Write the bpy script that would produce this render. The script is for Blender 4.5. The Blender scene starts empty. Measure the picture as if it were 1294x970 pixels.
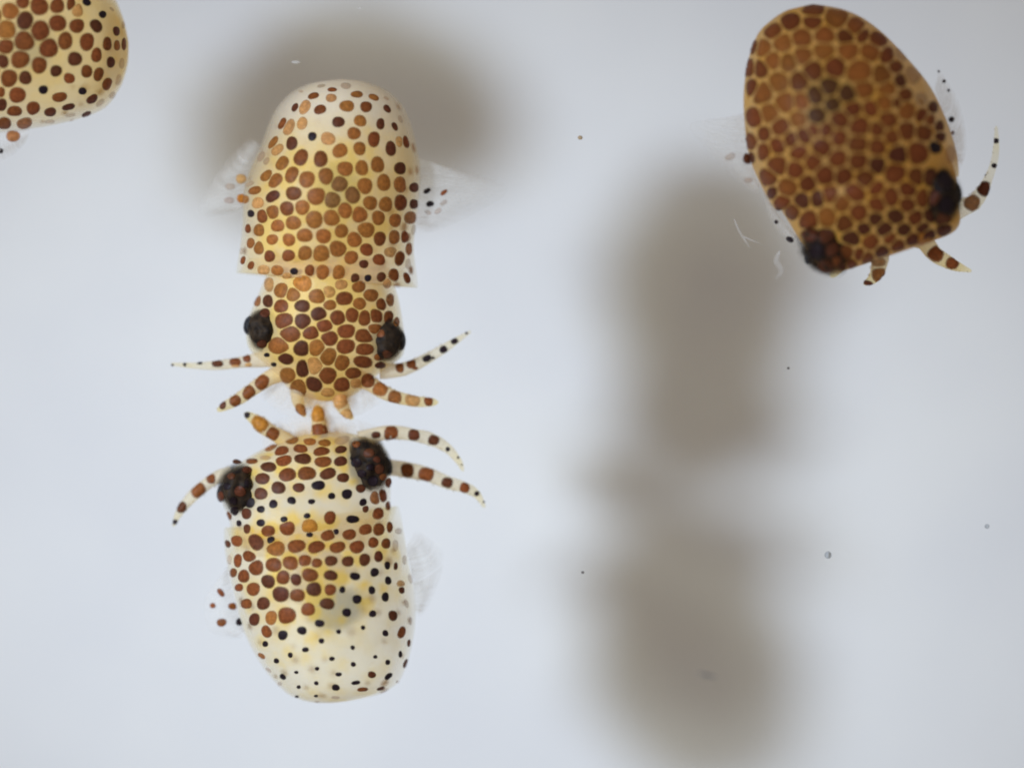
import bpy, math, random
from mathutils import Vector, Matrix
from mathutils.bvhtree import BVHTree

# ------------------------------------------------------------------ basics
# one Blender unit is one millimetre; PX photograph pixels make a millimetre
random.seed(7)
scene = bpy.context.scene
scene.unit_settings.scale_length = 0.001
PX = 130.0
D = 80.0                       # camera height above the swimming squid
FLOOR_Z = -5.0
CX, CY = 647.0, 485.0

# ------------------------------------------------------------------ camera
cam_data = bpy.data.cameras.new("camera")
cam = bpy.data.objects.new("camera", cam_data)
scene.collection.objects.link(cam)
cam.location = (0, 0, D)
cam.rotation_euler = (0, 0, 0)
cam_data.sensor_width = 100.0
cam_data.lens = D * 100.0 / (1294 / PX)
cam_data.clip_start = 1.0
cam_data.clip_end = 1000.0
cam_data.dof.use_dof = True
cam_data.dof.focus_distance = D - 0.35
cam_data.dof.aperture_fstop = cam_data.lens / 5200.0
scene.camera = cam

# ------------------------------------------------------------------ world and lamp
world = bpy.data.worlds.new("World")
scene.world = world
world.use_nodes = True
bg = world.node_tree.nodes["Background"]
bg.inputs[0].default_value = (1.0, 0.90, 0.79, 1)
bg.inputs[1].default_value = 0.31

lamp_data = bpy.data.lights.new("gooseneck_lamp", 'SPOT')
lamp_data.shadow_soft_size = 4.4
lamp_data.spot_size = math.radians(18.0)
lamp_data.spot_blend = 1.0
lamp_data.energy = 186000.0
lamp_data.color = (0.75, 0.87, 1.02)
lamp = bpy.data.objects.new("gooseneck_lamp", lamp_data)
scene.collection.objects.link(lamp)
AIM = Vector(((610 - CX) / PX, (CY - 720) / PX, FLOOR_Z))
lamp.location = (-39.8, 8.6, 50.0)
LDIR = (lamp.location - AIM).normalized()
lamp.rotation_euler = LDIR.to_track_quat('Z', 'Y').to_euler()

scene.view_settings.view_transform = 'Standard'
scene.view_settings.look = 'None'
scene.view_settings.exposure = 0.0
scene.view_settings.gamma = 1.0
scene.view_settings.use_curve_mapping = False
scene.render.engine = 'CYCLES'
scene.cycles.max_bounces = 10
scene.cycles.diffuse_bounces = 7
scene.cycles.transparent_max_bounces = 16
scene.cycles.filter_width = 2.0

# ------------------------------------------------------------------ helpers
def lin(c):
    out = []
    for v in c:
        v = v / 255.0
        out.append(v / 12.92 if v <= 0.04045 else ((v + 0.055) / 1.055) ** 2.4)
    return out[0], out[1], out[2], 1.0

def P(px, py, z=0.0, z0=0.0):
    """photo position -> point at the level z0 of its animal, z above it"""
    k = (D - z0) / D
    return Vector(((px - CX) / PX * k, (CY - py) / PX * k, z0 + z))

WLOC = {}
def link(o, parent=None, loc=(0, 0, 0)):
    scene.collection.objects.link(o)
    o.location = loc
    WLOC[o.name] = Vector(loc)
    if parent is not None:
        o.parent = parent
        o.matrix_parent_inverse = Matrix.Translation(-WLOC[parent.name])
    return o

def mesh_obj(name, verts, faces, mat, parent=None, attrs=None, smooth=True):
    c = Vector((0, 0, 0))
    for v in verts:
        c += v
    c /= len(verts)
    me = bpy.data.meshes.new(name)
    me.from_pydata([tuple(v - c) for v in verts], [], faces)
    me.update()
    if smooth:
        me.polygons.foreach_set("use_smooth", [True] * len(me.polygons))
    if attrs:
        for k, vals in attrs.items():
            a = me.attributes.new(k, 'FLOAT', 'POINT')
            a.data.foreach_set("value", vals)
    me.materials.append(mat)
    o = bpy.data.objects.new(name, me)
    return link(o, parent, c)

def thing(name, label, cat, loc, group=None):
    o = bpy.data.objects.new(name, None)
    o.empty_display_size = 0.2
    link(o, None, loc)
    o["label"] = label
    o["category"] = cat
    if group:
        o["group"] = group
    return o

def tag(o, label, cat, group=None):
    o["label"] = label
    o["category"] = cat
    if group:
        o["group"] = group

def catmull(rows, sub):
    """Catmull-Rom through rows of numbers"""
    out = []
    n = len(rows)
    for i in range(n - 1):
        p0 = rows[max(i - 1, 0)]; p1 = rows[i]; p2 = rows[i + 1]; p3 = rows[min(i + 2, n - 1)]
        for s in range(sub):
            t = s / sub
            out.append([0.5 * (2 * b + (c - a) * t + (2 * a - 5 * b + 4 * c - d) * t * t + (3 * b - a - 3 * c + d) * t ** 3)
                        for a, b, c, d in zip(p0, p1, p2, p3)])
    out.append(list(rows[-1]))
    return out

def vnoise(p, s):
    from mathutils import noise
    return noise.noise(p * s)

# ------------------------------------------------------------------ materials
def nodes(name):
    m = bpy.data.materials.new(name)
    m.use_nodes = True
    nt = m.node_tree
    nt.nodes.clear()
    out = nt.nodes.new("ShaderNodeOutputMaterial")
    def N(kind, **kw):
        n = nt.nodes.new(kind)
        for k, v in kw.items():
            setattr(n, k, v)
        return n
    return m, nt, N, out

def skin_material(name, white, yellow, alpha, spread=0.5, transl=0.16):
    m, nt, N, out = nodes(name)
    L = nt.links.new
    tc = N("ShaderNodeTexCoord")
    att = N("ShaderNodeAttribute", attribute_name="yellow")
    vor = N("ShaderNodeTexVoronoi", feature='SMOOTH_F1')
    vor.inputs['Scale'].default_value = 5.2
    vor.inputs['Smoothness'].default_value = 0.6
    noi = N("ShaderNodeTexNoise")
    noi.inputs['Scale'].default_value = 3.2
    noi.inputs['Detail'].default_value = 3
    warp = N("ShaderNodeTexNoise"); warp.inputs['Scale'].default_value = 9.0
    addw = N("ShaderNodeVectorMath", operation='MULTIPLY_ADD')
    addw.inputs[1].default_value = (0.12, 0.12, 0.12)
    L(tc.outputs['Object'], warp.inputs['Vector'])
    L(warp.outputs['Color'], addw.inputs[0]); L(tc.outputs['Object'], addw.inputs[2])
    L(addw.outputs[0], vor.inputs['Vector'])
    L(tc.outputs['Object'], noi.inputs['Vector'])
    mr = N("ShaderNodeMapRange"); mr.inputs[1].default_value = 0.15; mr.inputs[2].default_value = 0.6
    mr.inputs[3].default_value = 1.0; mr.inputs[4].default_value = 1.0 - spread
    L(vor.outputs['Distance'], mr.inputs[0])
    mr2 = N("ShaderNodeMapRange"); mr2.inputs[1].default_value = 0.3; mr2.inputs[2].default_value = 0.7
    mr2.inputs[3].default_value = 0.82; mr2.inputs[4].default_value = 1.4
    L(noi.outputs['Fac'], mr2.inputs[0])
    mu = N("ShaderNodeMath", operation='MULTIPLY'); L(mr.outputs[0], mu.inputs[0]); L(mr2.outputs[0], mu.inputs[1])
    mu2 = N("ShaderNodeMath", operation='MULTIPLY', use_clamp=True); L(mu.outputs[0], mu2.inputs[0]); L(att.outputs['Fac'], mu2.inputs[1])
    mix = N("ShaderNodeMix", data_type='RGBA')
    mix.inputs[6].default_value = lin(white); mix.inputs[7].default_value = lin(yellow)
    L(mu2.outputs[0], mix.inputs[0])
    pr = N("ShaderNodeBsdfPrincipled")
    pr.inputs['Roughness'].default_value = 0.42
    pr.inputs['Specular IOR Level'].default_value = 0.25
    pr.inputs['Subsurface Weight'].default_value = 0.12
    pr.inputs['Subsurface Radius'].default_value = (1.0, 0.85, 0.55)
    pr.inputs['Subsurface Scale'].default_value = 0.7
    L(mix.outputs[2], pr.inputs['Base Color'])
    bn = N("ShaderNodeTexNoise"); bn.inputs['Scale'].default_value = 22.0; bn.inputs['Detail'].default_value = 3
    L(tc.outputs['Object'], bn.inputs['Vector'])
    bump = N("ShaderNodeBump"); bump.inputs['Strength'].default_value = 0.25; bump.inputs['Distance'].default_value = 0.02
    L(bn.outputs['Fac'], bump.inputs['Height']); L(bump.outputs[0], pr.inputs['Normal'])
    tr = N("ShaderNodeBsdfTranslucent"); L(mix.outputs[2], tr.inputs['Color'])
    m1 = N("ShaderNodeMixShader"); m1.inputs[0].default_value = transl
    L(pr.outputs[0], m1.inputs[1]); L(tr.outputs[0], m1.inputs[2])
    tp = N("ShaderNodeBsdfTransparent")
    tint = N("ShaderNodeMix", data_type='RGBA')
    tint.inputs[6].default_value = (0.985, 0.98, 0.96, 1)
    ty = lin(yellow); tint.inputs[7].default_value = (0.7 + 0.3 * ty[0], 0.65 + 0.35 * ty[1], 0.45 + 0.55 * ty[2], 1)
    L(mu2.outputs[0], tint.inputs[0]); L(tint.outputs[2], tp.inputs[0])
    den = N("ShaderNodeAttribute", attribute_name="dense")
    m2 = N("ShaderNodeMixShader")
    ma = N("ShaderNodeMapRange"); ma.inputs[1].default_value = 0.0; ma.inputs[2].default_value = 1.0
    ma.inputs[3].default_value = alpha * 0.78; ma.inputs[4].default_value = min(1.0, alpha * 1.12)
    md = N("ShaderNodeMath", operation='MULTIPLY')
    L(mu2.outputs[0], ma.inputs[0]); L(ma.outputs[0], md.inputs[0]); L(den.outputs['Fac'], md.inputs[1]); L(md.outputs[0], m2.inputs[0])
    L(tp.outputs[0], m2.inputs[1]); L(m1.outputs[0], m2.inputs[2])
    L(m2.outputs[0], out.inputs[0])
    return m

def spot_material(name="pigment"):
    m, nt, N, out = nodes(name)
    L = nt.links.new
    oi = N("ShaderNodeObjectInfo")
    rad = N("ShaderNodeAttribute", attribute_name="radial")
    tc = N("ShaderNodeTexCoord")
    noi = N("ShaderNodeTexNoise"); noi.inputs['Scale'].default_value = 30.0; noi.inputs['Detail'].default_value = 4
    vm = N("ShaderNodeVectorMath", operation='ADD'); L(tc.outputs['Object'], vm.inputs[0])
    L(oi.outputs['Location'], vm.inputs[1]); L(vm.outputs[0], noi.inputs['Vector'])
    mr = N("ShaderNodeMapRange"); mr.inputs[1].default_value = 0.3; mr.inputs[2].default_value = 0.7
    mr.inputs[3].default_value = 0.74; mr.inputs[4].default_value = 1.26
    L(noi.outputs['Fac'], mr.inputs[0])
    rr = N("ShaderNodeMapRange"); rr.inputs[1].default_value = 0.35; rr.inputs[2].default_value = 1.0
    rr.inputs[3].default_value = 1.10; rr.inputs[4].default_value = 0.80
    L(rad.outputs['Fac'], rr.inputs[0])
    mu = N("ShaderNodeMath", operation='MULTIPLY'); L(mr.outputs[0], mu.inputs[0]); L(rr.outputs[0], mu.inputs[1])
    sc = N("ShaderNodeVectorMath", operation='SCALE'); L(oi.outputs['Color'], sc.inputs[0]); L(mu.outputs[0], sc.inputs['Scale'])
    pr = N("ShaderNodeBsdfPrincipled"); pr.inputs['Roughness'].default_value = 0.5
    pr.inputs['Specular IOR Level'].default_value = 0.2
    L(sc.outputs[0], pr.inputs['Base Color'])
    tr = N("ShaderNodeBsdfTranslucent"); L(sc.outputs[0], tr.inputs['Color'])
    m1 = N("ShaderNodeMixShader"); m1.inputs[0].default_value = 0.3
    L(pr.outputs[0], m1.inputs[1]); L(tr.outputs[0], m1.inputs[2])
    tp = N("ShaderNodeBsdfTransparent")
    er = N("ShaderNodeMapRange"); er.inputs[1].default_value = 0.80; er.inputs[2].default_value = 1.0
    er.inputs[3].default_value = 1.0; er.inputs[4].default_value = 0.45
    L(rad.outputs['Fac'], er.inputs[0])
    ea = N("ShaderNodeMath", operation='MULTIPLY'); L(er.outputs[0], ea.inputs[0]); L(oi.outputs['Alpha'], ea.inputs[1])
    m2 = N("ShaderNodeMixShader"); L(ea.outputs[0], m2.inputs[0])
    L(tp.outputs[0], m2.inputs[1]); L(m1.outputs[0], m2.inputs[2])
    L(m2.outputs[0], out.inputs[0])
    return m

def film_material(name, col, alpha):
    """clear fin film with fine fibres"""
    m, nt, N, out = nodes(name)
    L = nt.links.new
    att = N("ShaderNodeAttribute", attribute_name="fibre")
    tc = N("ShaderNodeTexCoord")
    noi = N("ShaderNodeTexNoise"); noi.inputs['Scale'].default_value = 6.0; noi.inputs['Detail'].default_value = 4
    L(tc.outputs['Object'], noi.inputs['Vector'])
    cmb = N("ShaderNodeCombineXYZ"); L(att.outputs['Fac'], cmb.inputs[0])
    fib = N("ShaderNodeTexNoise"); fib.inputs['Scale'].default_value = 20.0; fib.inputs['Detail'].default_value = 3
    L(cmb.outputs[0], fib.inputs['Vector'])
    mu = N("ShaderNodeMath", operation='MULTIPLY'); L(noi.outputs['Fac'], mu.inputs[0]); L(fib.outputs['Fac'], mu.inputs[1])
    mr = N("ShaderNodeMapRange"); mr.inputs[1].default_value = 0.1; mr.inputs[2].default_value = 0.45
    mr.inputs[3].default_value = alpha * 0.25; mr.inputs[4].default_value = alpha * 1.6
    L(mu.outputs[0], mr.inputs[0])
    df = N("ShaderNodeBsdfDiffuse"); df.inputs[0].default_value = lin(col)
    tl = N("ShaderNodeBsdfTranslucent"); tl.inputs[0].default_value = lin(col)
    m1 = N("ShaderNodeMixShader"); L(df.outputs[0], m1.inputs[1]); L(tl.outputs[0], m1.inputs[2])
    tp = N("ShaderNodeBsdfTransparent")
    den = N("ShaderNodeAttribute", attribute_name="dense")
    md = N("ShaderNodeMath", operation='MULTIPLY'); L(mr.outputs[0], md.inputs[0]); L(den.outputs['Fac'], md.inputs[1])
    m2 = N("ShaderNodeMixShader"); L(md.outputs[0], m2.inputs[0]); L(tp.outputs[0], m2.inputs[1]); L(m1.outputs[0], m2.inputs[2])
    L(m2.outputs[0], out.inputs[0])
    return m

def mottled_material(name, c1, c2, scale, rough=0.4, spec=0.4, c3=None, fade=False, lo=0.35):
    m, nt, N, out = nodes(name)
    L = nt.links.new
    tc = N("ShaderNodeTexCoord")
    noi = N("ShaderNodeTexNoise"); noi.inputs['Scale'].default_value = scale; noi.inputs['Detail'].default_value = 5
    noi.inputs['Roughness'].default_value = 0.65
    L(tc.outputs['Object'], noi.inputs['Vector'])
    cr = N("ShaderNodeValToRGB")
    cr.color_ramp.elements[0].position = 0.36; cr.color_ramp.elements[0].color = lin(c1)
    cr.color_ramp.elements[1].position = 0.66; cr.color_ramp.elements[1].color = lin(c2)
    if c3:
        e = cr.color_ramp.elements.new(0.78); e.color = lin(c3)
    L(noi.outputs['Fac'], cr.inputs[0])
    pr = N("ShaderNodeBsdfPrincipled"); pr.inputs['Roughness'].default_value = rough
    pr.inputs['Specular IOR Level'].default_value = spec
    L(cr.outputs[0], pr.inputs['Base Color'])
    if fade:                     # tissue that thins out towards its margin
        d = N("ShaderNodeAttribute", attribute_name="dense")
        md = N("ShaderNodeMath", operation='MULTIPLY', use_clamp=True)
        mn = N("ShaderNodeMapRange"); mn.inputs[1].default_value = 0.3; mn.inputs[2].default_value = 0.6
        mn.inputs[3].default_value = lo; mn.inputs[4].default_value = 1.1
        L(noi.outputs['Fac'], mn.inputs[0]); L(mn.outputs[0], md.inputs[0]); L(d.outputs['Fac'], md.inputs[1])
        tp = N("ShaderNodeBsdfTransparent"); mx = N("ShaderNodeMixShader")
        L(md.outputs[0], mx.inputs[0]); L(tp.outputs[0], mx.inputs[1]); L(pr.outputs[0], mx.inputs[2])
        L(mx.outputs[0], out.inputs[0])
    else:
        L(pr.outputs[0], out.inputs[0])
    return m

def bubble_material():
    m, nt, N, out = nodes("bubble_wall")
    gl = N("ShaderNodeBsdfGlass"); gl.inputs['IOR'].default_value = 1.25; gl.inputs['Roughness'].default_value = 0.02
    gl.inputs[0].default_value = (0.80, 0.82, 0.84, 1)
    nt.links.new(gl.outputs[0], out.inputs[0])
    return m

M_SKIN = {
    1: skin_material("skin_cream", (255, 247, 233), (255, 219, 128), 0.68, 0.35),
    2: skin_material("skin_straw", (255, 246, 224), (255, 219, 120), 0.60, 0.75),
    3: skin_material("skin_amber", (236, 200, 134), (236, 178, 76), 0.78, 0.3),
    4: skin_material("skin_butter", (255, 240, 200), (255, 217, 122), 0.70, 0.3),
}
M_ARM = skin_material("arm_skin", (252, 245, 230), (255, 218, 130), 0.70, 0.3)
M_SPOT = spot_material()
M_FIN = film_material("fin_film", (246, 246, 244), 0.26)
M_WEB = film_material("web_film", (250, 248, 242), 0.34)  # made denser than a faint web so that it casts shadow
M_EYE = mottled_material("eye_dark", (24, 20, 19), (62, 48, 34), 13.0, 0.6, 0.12, (104, 82, 50), fade=True, lo=1.0)
M_PUPIL = mottled_material("eye_lens", (20, 20, 26), (60, 64, 70), 9.0, 0.5, 0.2)
M_INK = mottled_material("ink_sac_wall", (22, 24, 18), (56, 54, 38), 8.0, 0.6, 0.2, fade=True, lo=0.7)
M_GUT = mottled_material("viscera", (244, 214, 128), (250, 236, 190), 5.0, 0.6, 0.2)
M_SUCK = film_material("sucker_film", (244, 240, 232), 0.30)
M_BUB = bubble_material()
M_FLECK = mottled_material("fleck", (170, 146, 116), (204, 182, 150), 20.0, 0.7, 0.1)
M_FLECK_DARK = mottled_material("fleck_dark", (92, 88, 86), (150, 146, 142), 20.0, 0.7, 0.1)
M_FLECK_WHITE = film_material("fleck_white", (246, 246, 246), 0.42)

# ------------------------------------------------------------------ the surface below
def floor_material():
    m, nt, N, out = nodes("white_tank_floor")
    L = nt.links.new
    tc = N("ShaderNodeTexCoord")
    n1 = N("ShaderNodeTexNoise"); n1.inputs['Scale'].default_value = 0.35; n1.inputs['Detail'].default_value = 5
    n2 = N("ShaderNodeTexNoise"); n2.inputs['Scale'].default_value = 9.0; n2.inputs['Detail'].default_value = 5
    L(tc.outputs['Object'], n1.inputs['Vector']); L(tc.outputs['Object'], n2.inputs['Vector'])
    mu = N("ShaderNodeMath", operation='MULTIPLY_ADD'); mu.inputs[1].default_value = 0.3
    L(n2.outputs['Fac'], mu.inputs[0]); L(n1.outputs['Fac'], mu.inputs[2])
    cr = N("ShaderNodeValToRGB")
    cr.color_ramp.elements[0].position = 0.45; cr.color_ramp.elements[0].color = (0.725, 0.728, 0.745, 1)
    cr.color_ramp.elements[1].position = 0.85; cr.color_ramp.elements[1].color = (0.800, 0.800, 0.795, 1)
    L(mu.outputs[0], cr.inputs[0])
    pr = N("ShaderNodeBsdfPrincipled"); pr.inputs['Roughness'].default_value = 0.8
    pr.inputs['Specular IOR Level'].default_value = 0.1
    L(cr.outputs[0], pr.inputs['Base Color'])
    L(pr.outputs[0], out.inputs[0])
    return m

S = 90.0
fl = mesh_obj("tank_floor", [Vector((-S, -S, FLOOR_Z)), Vector((S, -S, FLOOR_Z)), Vector((S, S, FLOOR_Z)), Vector((-S, S, FLOOR_Z))],
              [(0, 1, 2, 3)], floor_material(), None, None, False)
fl["kind"] = "structure"
fl["label"] = "white tank floor below the swimming squid"

# ------------------------------------------------------------------ body builders
def loft(name, rows, mat, parent, z0, yellow, dense=1.0, flank=0.92, nseg=40, sub=5, cap_first=True, cap_last=True):
    """rows: (lx, ly, rx, ry, zc, up, down) in photo pixels; up/down are half heights, zc the middle level"""
    rings = catmull([list(map(float, r)) for r in rows], sub)
    verts, faces, att, att2 = [], [], [], []
    for lx, ly, rx, ry, zc, up, dn in rings:
        cx, cy = (lx + rx) / 2, (ly + ry) / 2
        hx, hy = (rx - lx) / 2, (ry - ly) / 2
        for k in range(nseg):
            a = 2 * math.pi * k / nseg
            c, s = math.cos(a), math.sin(a)
            x, y = cx + hx * c, cy + hy * c
            z = zc + (up if s > 0 else dn) * s
            verts.append(P(x, y, z / PX, z0))
            fl_ = abs(c) ** (5 if c < 0 else 4)  # flanks clearer, right more so, to lighten the side turned from the lamp
            att.append((yellow(x, y) if callable(yellow) else yellow) * (1 - flank * fl_))
            att2.append((dense(x, y) if callable(dense) else dense) * (1 - 0.85 * flank * fl_))
    n = len(rings)
    for i in range(n - 1):
        for k in range(nseg):
            a, b = i * nseg + k, i * nseg + (k + 1) % nseg
            faces.append((a, b, b + nseg, a + nseg))
    if cap_first:
        faces.append(tuple(range(nseg)))
    if cap_last:
        faces.append(tuple(reversed(range((n - 1) * nseg, n * nseg))))
    # slight unevenness of soft tissue
    for i, v in enumerate(verts):
        v += Vector((vnoise(v, 2.1), vnoise(v + Vector((9, 2, 4)), 2.1), vnoise(v + Vector((3, 8, 1)), 2.1))) * 0.012
    return mesh_obj(name, verts, faces, mat, parent, {"yellow": att, "dense": att2})

def ellipsoid(name, px, py, zc, rx, ry, rz, ang, mat, parent, z0, nu=24, nv=16, wob=0.05, attrs=True, core=0.25):
    verts, faces = [], []
    ca, sa = math.cos(math.radians(ang)), math.sin(math.radians(ang))
    base = P(px, py, zc / PX, z0)
    def pt(u, v):
        x = rx * math.cos(v) * math.cos(u); y = ry * math.cos(v) * math.sin(u); z = rz * math.sin(v)
        w = 1 + wob * vnoise(Vector((x, y, z)) * 0.05 + base, 1.7)
        return P(px + (x * ca - y * sa) * w, py + (x * sa + y * ca) * w, (zc + z * w) / PX, z0)
    verts.append(pt(0, -math.pi / 2))
    for j in range(1, nv):
        for i in range(nu):
            verts.append(pt(2 * math.pi * i / nu, -math.pi / 2 + math.pi * j / nv))
    verts.append(pt(0, math.pi / 2))
    for i in range(nu):
        faces.append((0, 1 + i, 1 + (i + 1) % nu))
    for j in range(nv - 2):
        for i in range(nu):
            a = 1 + j * nu + i; b = 1 + j * nu + (i + 1) % nu
            faces.append((a, a + nu, b + nu, b))
    t = len(verts) - 1; o = 1 + (nv - 2) * nu
    for i in range(nu):
        faces.append((o + i, t, o + (i + 1) % nu))
    dn = []
    for j in range(nv + 1):
        rho = math.cos(-math.pi / 2 + math.pi * j / nv)
        dn += [smooth(1.0, core, rho)] * (1 if j in (0, nv) else nu)
    return mesh_obj(name, verts, faces, mat, parent, {"dense": dn if attrs else [1.0] * len(verts), "fibre": [0.5] * len(verts)})

def tube(name, pts, mat, parent, z0, nseg=12, sub=5, yellow=0.35, flat=0.9, fade=0.9):
    """pts: (x, y, z, r) in photo pixels"""
    rows = catmull([list(map(float, p)) for p in pts], sub)
    W = [P(r[0], r[1], r[2] / PX, z0) for r in rows]
    R = [max(r[3], 0.5) / PX for r in rows]
    verts, faces = [], []
    n = len(W)
    for i in range(n):
        t = (W[min(i + 1, n - 1)] - W[max(i - 1, 0)]).normalized()
        side = t.cross(Vector((0, 0, 1))).normalized()
        up = side.cross(t).normalized()
        for k in range(nseg):
            a = 2 * math.pi * k / nseg
            w = 1 + 0.10 * vnoise(W[i] + side * math.cos(a), 6.0)
            verts.append(W[i] + side * (R[i] * math.cos(a) * w) + up * (R[i] * flat * math.sin(a) * w))
    for i in range(n - 1):
        for k in range(nseg):
            a, b = i * nseg + k, i * nseg + (k + 1) % nseg
            faces.append((a, b, b + nseg, a + nseg))
    faces.append(tuple(range(nseg)))
    m = len(verts)
    verts.append(W[-1] + (W[-1] - W[-2]).normalized() * R[-1] * 0.8)
    for k in range(nseg):
        faces.append(((n - 1) * nseg + k, (n - 1) * nseg + (k + 1) % nseg, m))
    o = mesh_obj(name, verts, faces, mat, parent, {"yellow": [yellow] * len(verts), "dense": [1.0 - 0.94 * (i / len(verts)) ** fade for i in range(len(verts))]})
    return o, W, R

def suckers(arm, W, R, side_sign):
    """tiny clear cups along the arm's oral side: too small to tell apart"""
    verts, faces, att = [], [], []
    n = len(W)
    i = 4
    while i < n - 1:
        t = (W[min(i + 1, n - 1)] - W[i - 1]).normalized()
        side = t.cross(Vector((0, 0, 1))).normalized() * side_sign
        r = max(R[i] * random.uniform(0.22, 0.40), 0.010)
        c = W[i] + side * R[i] * random.uniform(0.7, 1.0) - Vector((0, 0, R[i] * random.uniform(0.2, 0.6))) + t * random.uniform(-0.5, 0.5) * R[i]
        b = len(verts)
        for j in range(4):
            v = -math.pi / 2 + math.pi * (j + 0.5) / 4
            for k in range(7):
                a = 2 * math.pi * k / 7
                verts.append(c + Vector((r * math.cos(v) * math.cos(a), r * math.cos(v) * math.sin(a), r * math.sin(v))))
                att.append(random.random())
        for j in range(3):
            for k in range(7):
                p, q = b + j * 7 + k, b + j * 7 + (k + 1) % 7
                faces.append((p, q, q + 7, p + 7))
        faces.append(tuple(b + k for k in reversed(range(7))))
        faces.append(tuple(b + 21 + k for k in range(7)))
        i += random.choice((2, 2, 3))
    o = mesh_obj("suckers", verts, faces, M_SUCK, arm, {"fibre": att, "dense": [1.0] * len(verts)})
    o["kind"] = "stuff"
    return o

def fin(parent, root, tip, z_root, z_tip, z0, mat=None, name="fin", camber=10):
    """thin film between a root polyline on the mantle and a free edge polyline (photo px)"""
    nu, nv = 30, 16
    att3 = []
    rr = catmull([list(map(float, p)) for p in root], 12)
    tt = catmull([list(map(float, p)) for p in tip], 12)
    def samp(rows, u):
        f = u * (len(rows) - 1); i = min(int(f), len(rows) - 2); f -= i
        return [a + (b - a) * f for a, b in zip(rows[i], rows[i + 1])]
    verts, faces, att = [], [], []
    for layer in (0, 1):
        for j in range(nv + 1):
            v = j / nv
            for i in range(nu + 1):
                u = i / nu
                a, b = samp(rr, u), samp(tt, u)
                x, y = a[0] + (b[0] - a[0]) * v, a[1] + (b[1] - a[1]) * v
                z = z_root + (z_tip - z_root) * v + camber * math.sin(math.pi * v) + 3.0 * math.sin(u * 9 + v * 3) * v
                th = 1.6 * (1 - 0.85 * v) * (math.sin(math.pi * min(max(u, 0.02), 0.98)) ** 0.4)
                z += th if layer == 0 else -th
                verts.append(P(x, y, z / PX, z0)); att.append(u + 0.10 * v * v + 0.02 * math.sin(7 * u + 5 * v)); att3.append((1 - 0.75 * smooth(0.55, 1.0, v)) * smooth(0.0, 0.12, u) * smooth(1.0, 0.88, u))
    L_ = (nu + 1) * (nv + 1)
    for j in range(nv):
        for i in range(nu):
            a = j * (nu + 1) + i
            faces.append((a, a + 1, a + nu + 2, a + nu + 1))
            faces.append((L_ + a, L_ + a + nu + 1, L_ + a + nu + 2, L_ + a + 1))
    def wall(ids):
        for p, q in zip(ids, ids[1:]):
            faces.append((p, q, L_ + q, L_ + p))
    wall([i for i in range(nu + 1)]); wall([nv * (nu + 1) + i for i in range(nu + 1)])
    wall([j * (nu + 1) for j in range(nv + 1)]); wall([j * (nu + 1) + nu for j in range(nv + 1)])
    return mesh_obj(name, verts, faces, mat or M_FIN, parent, {"fibre": att, "dense": att3})

# ------------------------------------------------------------------ pigment spots
TONE = {'k': (42, 31, 38), 'd': (102, 57, 37), 'b': (136, 77, 40), 'm': (166, 105, 50), 'l': (208, 156, 94),
        'g': (142, 100, 54), 'f': (178, 146, 124), 'o': (200, 134, 56), 'h': (104, 68, 38)}

def read_spots(text, ox, oy, s, g=1.0):
    out = []
    for item in text.replace('\n', ';').split(';'):
        q = item.split()
        if not q:
            continue
        x, y, w, h = map(float, q[:4])
        out.append([ox + x / s, oy + y / s, w / s / 2 * g, h / s / 2 * g, q[4], float(q[5]) if len(q) > 5 else 0.0])
    return out

class Target:
    def __init__(self, o):
        self.o = o
        loc = WLOC[o.name]
        me = o.data
        self.tree = BVHTree.FromPolygons([v.co + loc for v in me.vertices], [tuple(p.vertices) for p in me.polygons])
    def cast(self, px, py, z0):
        eye = Vector((0, 0, D))
        d = (P(px, py, 0, 0) - eye).normalized()
        h, n, i, dist = self.tree.ray_cast(eye, d)
        if h is None:
            return None
        if n.dot(d) > 0:
            n = -n
        return h, n, dist

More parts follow.
